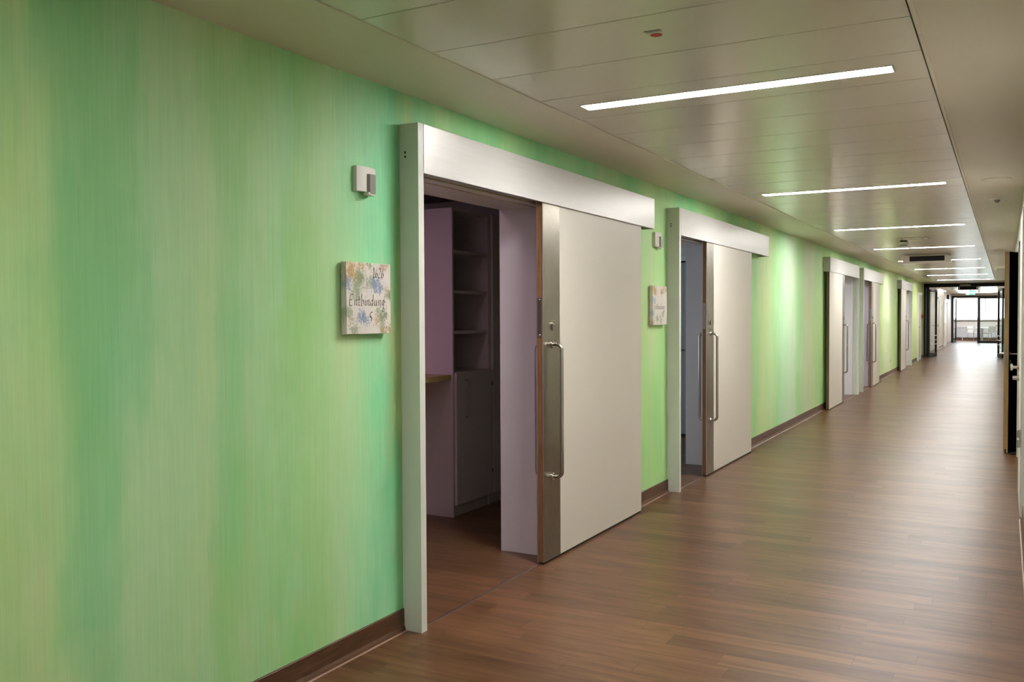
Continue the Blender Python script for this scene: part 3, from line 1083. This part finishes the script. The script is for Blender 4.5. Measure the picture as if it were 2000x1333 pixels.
# exit sign: running figure and arrow on green
ex = thing('exit_sign', 'green and white illuminated escape route sign hanging beyond the portal', 'exit sign', (1.11, 45.0, CZ - 0.20))
ys = 42.6
ex.location = (1.105, ys, CZ - 0.24)
obj('housing', MB().box(0.93, 1.285, ys, ys + 0.04, CZ - 0.205, CZ - 0.035, 0.003), M['plastic'], ex)
obj('sign_face', MB().box(0.935, 1.28, ys - 0.004, ys, CZ - 0.200, CZ - 0.040), M['exit'], ex)
mb = MB()
mb.box(0.955, 1.065, ys - 0.006, ys - 0.004, CZ - 0.195, CZ - 0.048)      # door leaf of the pictogram
mb.prism([(1.09, CZ - .135), (1.09, CZ - .105), (1.15, CZ - .105), (1.15, CZ - .085), (1.20, CZ - .12), (1.15, CZ - .155), (1.15, CZ - .135)], 1, ys - 0.006, ys - 0.004)
mb.cyl((1.235, ys - 0.004, CZ - 0.070), (0, -1, 0), 0.016, 0.002, 20)
mb.prism([(1.215, CZ - .09), (1.245, CZ - .09), (1.250, CZ - .135), (1.268, CZ - .185), (1.255, CZ - .19), (1.232, CZ - .145), (1.222, CZ - .19), (1.208, CZ - .185), (1.222, CZ - .13)], 1, ys - 0.006, ys - 0.004)
obj('pictogram', mb, M['exitwhite'], ex)
obj('suspension', MB().box(1.09, 1.12, ys + 0.012, ys + 0.028, CZ - 0.036, CZ), M['plastic'], ex)

# ------------------------------------------------------------------ plain doors in the left wall
def steel_door(y0, y1, label, n, z1=2.06, out=0.055):
    t = thing('door_%d' % n, label, 'door', (0, y0, 0), kind='structure')
    f = MB()
    f.box(0, out, y0, y0 + 0.06, 0, z1, 0.002)
    f.box(0, out, y1 - 0.06, y1, 0, z1, 0.002)
    f.box(0, out, y0 + 0.06, y1 - 0.06, z1 - 0.05, z1, 0.002)
    obj('door_frame', f, M['white'], t)
    obj('door_leaf', MB().box(0.002, 0.03, y0 + 0.06, y1 - 0.06, 0.008, z1 - 0.05), M['leaf'], t)
    obj('door_closer', MB().box(0.0, 0.10, y0 + 0.02, y1 - 0.02, z1 + 0.004, z1 + 0.07, 0.006), M['plastic'], t)
    obj('door_handle', MB().tube(rounded([(0.03, y0 + 0.13, 1.04), (0.075, y0 + 0.13, 1.04), (0.075, y0 + 0.25, 1.04)], 0.012, 4), 0.009, 10), M['tube'], t, smooth=True)
    return t


steel_door(30.56, 31.42, 'narrow white swing door in the green wall, just before the portal', 6)
steel_door(38.88, 40.40, 'first white door in the pale wall beyond the portal', 7)
steel_door(43.80, 46.05, 'second white door in the pale wall, beside the mural', 8)

# mural between the two
mu = obj('wall_mural', MB().box(0.001, 0.007, 40.70, 43.50, 0.04, CZ - 0.06), M['mural'], origin=(0, 42.1, 0.04))
tag(mu, 'pale mural with faint grass strokes on the wall beyond the portal', 'mural', kind='thing')
wb = obj('wall_sign', MB().box(0.0, 0.09, 46.6, 46.63, 2.14, 2.36, 0.003), M['black'], origin=(0.045, 46.6, 2.14))
tag(wb, 'small dark sign sticking out high on the pale far wall', 'sign', kind='thing')

# fire call point and switch on the green wall
cp = thing('fire_alarm_button', 'round red fire alarm button on the green wall before the portal', 'alarm button', (0, 32.0, 1.34))
obj('base_plate', MB().cyl((0, 32.0, 1.385), (1, 0, 0), 0.075, 0.022, 32), M['redplastic'], cp, smooth=True)
obj('bell', MB().lathe((0.022, 32.0, 1.385), (1, 0, 0), [(0.062, 0), (0.060, 0.03), (0.045, 0.05), (0, 0.056)], 32), M['red'], cp, smooth=True)
sw = thing('wall_switch', 'small dark switch on the green wall below the red alarm button', 'switch', (0, 32.2, 1.05))
obj('plate', MB().box(0, 0.010, 32.12, 32.22, 1.05, 1.13, 0.002), M['plastic'], sw)
obj('rocker', MB().box(0.010, 0.020, 32.14, 32.20, 1.065, 1.115, 0.002), M['dark'], sw)
sk = thing('wall_socket', 'tiny white socket low on the green wall between the fourth and fifth sliding doors', 'socket', (0, 23.2, 0.30))
obj('plate', MB().box(0, 0.010, 23.16, 23.24, 0.30, 0.38, 0.002), M['plastic'], sk)
obj('socket_well', MB().cyl((0.010, 23.20, 0.34), (1, 0, 0), 0.022, 0.0015, 24), M['lens'], sk)

# ------------------------------------------------------------------ glazed portals
p1 = thing('door_9', 'black framed glazed portal across the corridor, nearer one', 'door frame', (WX / 2, YF1, 0), kind='structure')
f = MB()
f.box(0.0, 0.065, YF1, YF1 + 0.10, 0, CZ)
f.box(0.072, 0.155, YF1 + 0.012, YF1 + 0.09, 0, 2.352, 0.003)
f.box(2.47, WX, YF1, YF1 + 0.10, 0, CZ)
f.box(2.375, 2.463, YF1 + 0.012, YF1 + 0.09, 0, 2.352, 0.003)
f.box(0.0, WX, YF1, YF1 + 0.10, 2.352, CZ)
obj('portal_frame', f, M['black'], p1)
obj('frame_gasket', MB().box(0.065, 0.072, YF1 + 0.004, YF1 + 0.08, 0.1, 2.05), M['alu'], p1)
obj('sensor_bar', MB().box(1.068, 1.40, YF1 - 0.035, YF1, 2.388, 2.418, 0.004), M['box'], p1)
obj('sensor_dome', MB().lathe((1.23, YF1 - 0.06, CZ), (0, 0, -1), [(0.13, 0), (0.125, 0.015), (0.08, 0.03), (0, 0.034)], 32), M['black'], p1, smooth=True)


def glass_leaf(parent, hx, hy, ang, width, label, bars):
    """glazed leaf hinged at (hx,hy); built along +x then turned by ang"""
    z1 = 2.29
    st = 0.085
    f = MB()
    f.box(hx, hx + st, hy, hy + 0.05, 0.008, z1, 0.002)
    f.box(hx + width - st, hx + width, hy, hy + 0.05, 0.008, z1, 0.002)
    f.box(hx + st, hx + width - st, hy, hy + 0.05, 0.008, 0.13)
    f.box(hx + st, hx + width - st, hy, hy + 0.05, z1 - 0.075, z1)
    t = obj('glass_door_leaf', f, M['black'], parent, origin=(hx, hy, 0))
    t['label'] = label
    obj('pane', MB().box(hx + st, hx + width - st, hy + 0.021, hy + 0.029, 0.13, z1 - 0.075), M['glass'], t)
    if bars:
        for z in (0.43, 0.575, 0.72):
            for sy in (-0.045, 0.095):
                obj('push_bar', MB().tube([(hx + 0.03, hy + sy, z), (hx + width - 0.03, hy + sy, z)], 0.011, 10), M['alu'], t, smooth=True)
    for sy in (-1, 1):
        yb = hy + (0.0 if sy < 0 else 0.05)
        obj('handle', MB().tube(rounded([(hx + width - 0.045, yb, 1.05), (hx + width - 0.045, yb + sy * 0.06, 1.05), (hx + width - 0.17, yb + sy * 0.06, 1.05)], 0.014, 4), 0.010, 10), M['tube'], t, smooth=True)
    obj('door_closer', MB().box(hx + 0.05, hx + 0.42, hy - 0.045, hy, z1 - 0.055, z1 - 0.005, 0.004), M['alu'], t)
    t.rotation_euler = (0, 0, ang)
    return t


glass_leaf(p1, 0.165, YF1 + 0.10, math.radians(80), 1.02, 'open glass leaf with push bars on the left side', True)
glass_leaf(p1, 2.37, YF1 + 0.10, math.radians(98), 1.02, 'open glass leaf with push bars on the right side', True)

p2 = thing('door_10', 'black framed glazed portal at the far end of the corridor', 'door frame', (WX / 2, YF2, 0), kind='structure')
f = MB()
f.box(0.0, 0.07, YF2, YF2 + 0.09, 0, 2.37)
f.box(WX - 0.1, WX, YF2, YF2 + 0.09, 0, 2.37)
f.box(0.07, WX - 0.1, YF2, YF2 + 0.09, 2.285, 2.37)
f.box(1.175, 1.243, YF2, YF2 + 0.09, 0, 2.285)
obj('portal_frame', f, M['black'], p2)
obj('lintel', MB().box(0.0, WX, YF2 - 0.02, YF2 + 0.1, 2.37, CZ + 0.02), M['white_wall'], p2)
f = MB()
f.box(1.243, 1.30, YF2 + 0.02, YF2 + 0.07, 0.0, 2.285)
f.box(2.38, WX - 0.1, YF2 + 0.02, YF2 + 0.07, 0.0, 2.285)
f.box(1.30, 2.38, YF2 + 0.02, YF2 + 0.07, 0.0, 0.115)
f.box(1.30, 2.38, YF2 + 0.02, YF2 + 0.07, 2.215, 2.285)
gl = obj('glass_door_leaf', f, M['black'], p2, origin=(1.25, YF2 + 0.02, 0))
gl['label'] = 'closed glass leaf in the right half'
obj('pane', MB().box(1.30, 2.38, YF2 + 0.041, YF2 + 0.049, 0.115, 2.215), M['glass'], gl)
glass_leaf(p2, 0.09, YF2 + 0.09, math.radians(84), 1.02, 'open glass leaf at the left side', False)

# ------------------------------------------------------------------ right side doors
rd = thing('door_11', 'white flush door at the right edge with round steel knob', 'door', (WX, 7.25, 0), kind='structure')
f = MB()
f.box(WX - 0.012, WX + 0.02, 7.20, 7.27, 0, 2.26)
f.box(WX - 0.012, WX + 0.02, 8.345, 8.415, 0, 2.26)
f.box(WX - 0.012, WX + 0.02, 7.20, 8.415, 2.20, 2.26)
obj('door_frame', f, M['post'], rd)
lf = obj('door_leaf', MB().box(WX - 0.022, WX + 0.016, 7.272, 8.343, 0.008, 2.198, 0.002), M['leaf'], rd)
X = WX - 0.022
obj('door_knob', MB().lathe((X, 8.20, 1.02), (-1, 0, 0), [(0, 0), (0.026, 0), (0.026, 0.008), (0.0115, 0.010), (0.0115, 0.040), (0.0135, 0.044), (0.027, 0.046), (0.028, 0.060), (0.024, 0.063), (0, 0.064)], 32), M['tube'], lf, smooth=True)
obj('thumb_turn', MB().lathe((X, 8.20, 0.935), (-1, 0, 0), [(0, 0), (0.024, 0), (0.024, 0.008), (0.012, 0.010), (0.012, 0.016), (0.017, 0.017), (0.017, 0.046), (0, 0.047)], 28), M['tube'], lf, smooth=True)
h = MB()
h.cyl((X - 0.012, 7.268, 0.50), (0, 0, 1), 0.0105, 0.055)
h.cyl((X - 0.012, 7.268, 0.57), (0, 0, 1), 0.0105, 0.055)
h.box(X - 0.008, X, 7.272, 7.31, 0.50, 0.625, 0.001)
obj('door_hinge', h, M['tube'], lf, smooth=True)

# open wooden door further along
fr = thing('door_12', 'half open door on the right with pale wooden edge, black face and lever handle', 'door', (WX, RO[0], 0), kind='structure')
f = MB()
f.box(WX - 0.010, WX + 0.285, RO[0] - 0.006, RO[0] + 0.012, 0, 2.12)
f.box(WX - 0.014, WX, RO[0] - 0.06, RO[0] + 0.002, 0, 2.17, 0.002)
f.box(WX - 0.010, WX + 0.285, RO[1] - 0.012, RO[1] + 0.006, 0, 2.12)
f.box(WX - 0.014, WX, RO[1] - 0.002, RO[1] + 0.06, 0, 2.17, 0.002)
f.box(WX - 0.014, WX, RO[0] - 0.06, RO[1] + 0.06, 2.12, 2.18, 0.002)
obj('lining', f, M['post'], fr)
hx, hy = 2.80, 11.36
tx, ty = 2.432, 10.53
ang = math.atan2(ty - hy, tx - hx)
wid = math.hypot(tx - hx, ty - hy)
wd = obj('door_leaf', MB().box(hx + 0.002, hx + wid - 0.004, hy - 0.023, hy + 0.023, 0.012, 2.085), M['black_face'], fr, origin=(hx, hy, 0))
wd['label'] = 'black faced door leaf'
obj('wooden_edge', MB().box(hx + wid - 0.004, hx + wid, hy - 0.0235, hy + 0.0235, 0.012, 2.085, 0.001), M['oak'], wd)
obj('lock_plate', MB().box(hx + wid, hx + wid + 0.0015, hy - 0.0105, hy + 0.0105, 0.905, 1.130, 0.0005), M['steel'], wd)
k_ = MB()
k_.box(hx + wid + 0.0015, hx + wid + 0.011, hy - 0.006, hy + 0.006, 1.06, 1.085, 0.001)
obj('latch', k_, M['tube'], wd)
obj('bottom_seal', MB().box(hx + 0.01, hx + wid + 0.001, hy - 0.008, hy + 0.008, 0.004, 0.05), M['rubber'], wd)
for s in (-1, 1):
    b = hy + s * 0.023
    hm = MB().tube(rounded([(hx + wid - 0.055, b, 1.035), (hx + wid - 0.055, b + s * 0.062, 1.035), (hx + wid - 0.19, b + s * 0.062, 1.035)], 0.014, 5), 0.0095, 12)
    hm.cyl((hx + wid - 0.055, b, 1.035), (0, s, 0), 0.025, 0.008)
    obj('handle', hm, M['tube'], wd, smooth=True)
    obj('keyhole_cover', MB().cyl((hx + wid - 0.055, b, 0.955), (0, s, 0), 0.023, 0.008), M['tube'], wd, smooth=True)
wd.rotation_euler = (0, 0, ang)

# ------------------------------------------------------------------ room behind the first door: cabinets and worktop
CX = -1.04
def bar_pull(x, y, z0, z1, parent):
    b = MB().tube([(x + 0.030, y, z0 - 0.012), (x + 0.030, y, z1 + 0.012)], 0.0055, 10)
    for z in (z0, z1):
        b.tube([(x, y, z), (x + 0.030, y, z)], 0.004, 8)
    obj('handle', b, M['tube'], parent, smooth=True)


ca = thing('tall_cabinet', 'tall white cabinet with open shelves above a low door, seen through the nearest doorway', 'cabinet', (CX - 0.3, 5.65, 0), 'cabinets in the purple lit room')
ya, yb, H = 5.412, 5.938, 2.226
c = MB()
c.box(CX - 0.58, CX, ya, ya + 0.019, 0, H, 0.0008)
c.box(CX - 0.58, CX, yb - 0.019, yb, 0, H, 0.0008)
c.box(CX - 0.58, CX, ya + 0.019, yb - 0.019, H - 0.02, H)
c.box(CX - 0.58, CX - 0.001, ya + 0.019, yb - 0.019, 1.028, 1.047)
c.box(CX - 0.58, CX - 0.57, ya + 0.019, yb - 0.019, 0.09, H - 0.02)
c.box(CX - 0.58, CX - 0.02, ya + 0.019, yb - 0.019, 0.08, 0.098)
obj('body', c, M['cab'], ca)
obj('plinth', MB().box(CX - 0.56, CX - 0.012, ya + 0.019, yb, 0, 0.080), M['cab'], ca)
for z in (1.322, 1.615, 1.905):
    obj('shelf', MB().box(CX - 0.57, CX - 0.006, ya + 0.0195, yb - 0.0195, z, z + 0.022, 0.001), M['cab'], ca)
pins = MB()
for x in (CX - 0.07, CX - 0.50):
    for z in [1.10 + 0.032 * i for i in range(34)]:
        if min(abs(z - q) for q in (1.322, 1.615, 1.905)) < 0.11:
            pins.cyl((x, yb - 0.0192, z), (0, -1, 0), 0.0028, 0.0012, 8)
obj('peg_holes', pins, M['dark'], ca)['kind'] = 'stuff'
dr = obj('door', MB().box(CX + 0.001, CX + 0.020, ya + 0.018, yb + 0.004, 0.087, 1.040, 0.001), M['cab'], ca)
bar_pull(CX + 0.020, 5.55, 0.716, 0.985, dr)
for z in (0.25, 0.92):
    obj('hinge', MB().box(CX + 0.004, CX + 0.0215, yb - 0.004, yb + 0.006, z, z + 0.03), M['dark'], dr)
cb = thing('tall_cabinet', 'second tall white cabinet, with full height door, right of the open shelves', 'cabinet', (CX - 0.3, 6.2, 0), 'cabinets in the purple lit room')
ya, yb = 5.945, 6.54
c = MB()
c.box(CX - 0.58, CX, ya, yb, 0.082, H, 0.001)
obj('body', c, M['cab'], cb)
obj('plinth', MB().box(CX - 0.56, CX - 0.012, ya, yb, 0, 0.080), M['cab'], cb)
dr = obj('door', MB().box(CX + 0.001, CX + 0.020, ya + 0.012, yb - 0.003, 0.087, H - 0.003, 0.001), M['cab'], cb)
bar_pull(CX + 0.020, 6.082, 0.975, 1.245, dr)
wt = thing('worktop', 'pale wooden worktop meeting the side of the tall cabinet in the nearest room', 'worktop', (-1.4, 4.8, 0.99))
obj('top', MB().box(-1.66, CX - 0.012, 3.9, 5.410, 0.992, 1.030, 0.002), M['oak'], wt)
sp = MB()
sp.box(-1.62, -1.12, 3.9, 3.92, 0, 0.992)
obj('support_panel', sp, M['cab'], wt)
obj('support_panel', MB().box(-1.66, -1.64, 3.92, 5.410, 0, 0.992), M['cab'], wt)

# room behind the second door: grey door on the far wall
rb = thing('door_13', 'grey interior door with lever, seen inside the second room', 'door', (-1.4, 10.38, 0), kind='structure')
obj('door_leaf', MB().box(-1.86, -0.85, 10.352, 10.388, 0.03, 2.075), plain('grey_room_door', lin((150, 148, 146)), 0.5), rb)
f = MB()
f.box(-1.92, -0.79, 10.36, 10.39, 2.10, 2.16)
f.box(-0.83, -0.79, 10.36, 10.39, 0, 2.10)
f.box(-1.92, -1.88, 10.36, 10.39, 0, 2.10)
obj('door_frame', f, M['lining'], rb)
obj('shadow_gap', MB().box(-1.88, -0.83, 10.384, 10.39, 0.0, 2.10), M['dark'], rb)
obj('door_handle', MB().tube(rounded([(-0.90, 10.352, 1.035), (-0.90, 10.30, 1.035), (-1.02, 10.30, 1.035)], 0.012, 4), 0.009, 10), M['tube'], rb, smooth=True)

# ------------------------------------------------------------------ end lounge: window, sill, radiator, table, chairs
wi = thing('window_1', 'wide bright window at the very end of the corridor', 'window', (1.2, YE, 1.16), kind='structure')
f = MB()
f.box(-0.12, 4.6, YE - 0.10, YE + 0.02, 1.16, 1.225)
f.box(-0.12, 4.6, YE - 0.10, YE + 0.02, 2.31, 2.36)
for x in (-0.12, 1.40, 3.0, 4.54):
    f.box(x, x + 0.06, YE - 0.10, YE + 0.02, 1.225, 2.31)
obj('window_frame', f, M['winframe'], wi)
obj('pane', MB().box(-0.06, 4.54, YE - 0.04, YE - 0.032, 1.225, 2.31), M['glass'], wi)
obj('window_sill', MB().box(-0.25, 4.7, YE - 0.33, YE - 0.10, 1.115, 1.158, 0.004), M['winframe'], wi)
ra = thing('radiator', 'long low ribbed radiator under the end window', 'radiator', (1.2, YE - 0.2, 0.14))
b = MB()
b.box(-0.05, 4.4, YE - 0.24, YE - 0.17, 0.15, 0.70)
b.box(-0.07, 4.42, YE - 0.27, YE - 0.16, 0.70, 0.725, 0.003)
obj('body', b, M['radiator'], ra)
b = MB()
x = -0.03
while x < 4.38:
    b.box(x, x + 0.022, YE - 0.262, YE - 0.24, 0.165, 0.69)
    x += 0.052
obj('ribs', b, M['radiator'], ra)
for x in (0.3, 2.2, 4.0):
    obj('foot', MB().box(x, x + 0.04, YE - 0.235, YE - 0.19, 0.0, 0.15), M['radiator'], ra)

tx, ty = 1.30, 54.55
ta = thing('table', 'white round pedestal table between the two chairs in the end room', 'table', (tx, ty, 0))
obj('tabletop', MB().lathe((tx, ty, 0.722), (0, 0, -1), [(0, 0), (0.305, 0), (0.315, 0.006), (0.315, 0.02), (0.30, 0.026), (0, 0.026)], 48), M['table'], ta, smooth=True)
obj('column', MB().cyl((tx, ty, 0.02), (0, 0, 1), 0.045, 0.678), M['alu'], ta, smooth=True)
obj('base', MB().lathe((tx, ty, 0.0), (0, 0, 1), [(0, 0), (0.22, 0), (0.22, 0.012), (0.05, 0.022), (0, 0.022)], 40), M['alu'], ta, smooth=True)


def make_chair(x, y, ang, label):
    t = thing('armchair', label, 'chair', (x, y, 0), 'pale armchairs in the end room')
    def shell(pts, w, th=0.014):
        mb = MB()
        n = len(pts)
        cols = 9
        G = []
        for i, (yy, zz) in enumerate(pts):
            row = []
            for j in range(cols):
                f = j / (cols - 1) * 2 - 1
                row.append(mb.bm.verts.new((x + f * w / 2, y + yy + 0.02 * f * f, zz + 0.012 * f * f)))
            G.append(row)
        for i in range(n - 1):
            for j in range(cols - 1):
                mb.bm.faces.new([G[i][j], G[i][j + 1], G[i + 1][j + 1], G[i + 1][j]])
        bmesh.ops.solidify(mb.bm, geom=mb.bm.faces[:], thickness=th)
        return mb
    obj('seat', shell([(0.24, 0.435), (0.22, 0.452), (0.1, 0.45), (-0.05, 0.44), (-0.19, 0.445)], 0.45), M['chair'], t, smooth=True)
    obj('backrest', shell([(-0.205, 0.455), (-0.225, 0.52), (-0.235, 0.64), (-0.255, 0.76), (-0.275, 0.80)], 0.43), M['chair'], t, smooth=True)
    for s in (-1, 1):
        X = x + s * 0.245
        pts = rounded([(X, y + 0.21, 0.0), (X, y + 0.20, 0.66), (X, y - 0.20, 0.655), (x + s * 0.21, y - 0.235, 0.55)], 0.07, 6)
        obj('armrest', MB().tube(pts, 0.011, 10), M['tube'], t, smooth=True)
        obj('leg', MB().tube([(x + s * 0.23, y - 0.24, 0.0), (x + s * 0.20, y - 0.17, 0.43)], 0.011, 10), M['tube'], t, smooth=True)
    obj('seat_frame', MB().tube([(x - 0.245, y + 0.18, 0.425), (x + 0.245, y + 0.18, 0.425)], 0.011, 10), M['tube'], t, smooth=True)
    t.rotation_euler = (0, 0, ang)
    return t


make_chair(0.93, 53.8, math.radians(-130), 'pale armchair left of the white table, seen through the open half of the far portal')
make_chair(1.68, 53.7, math.radians(35), 'pale armchair right of the white table, seen through the closed glass leaf')
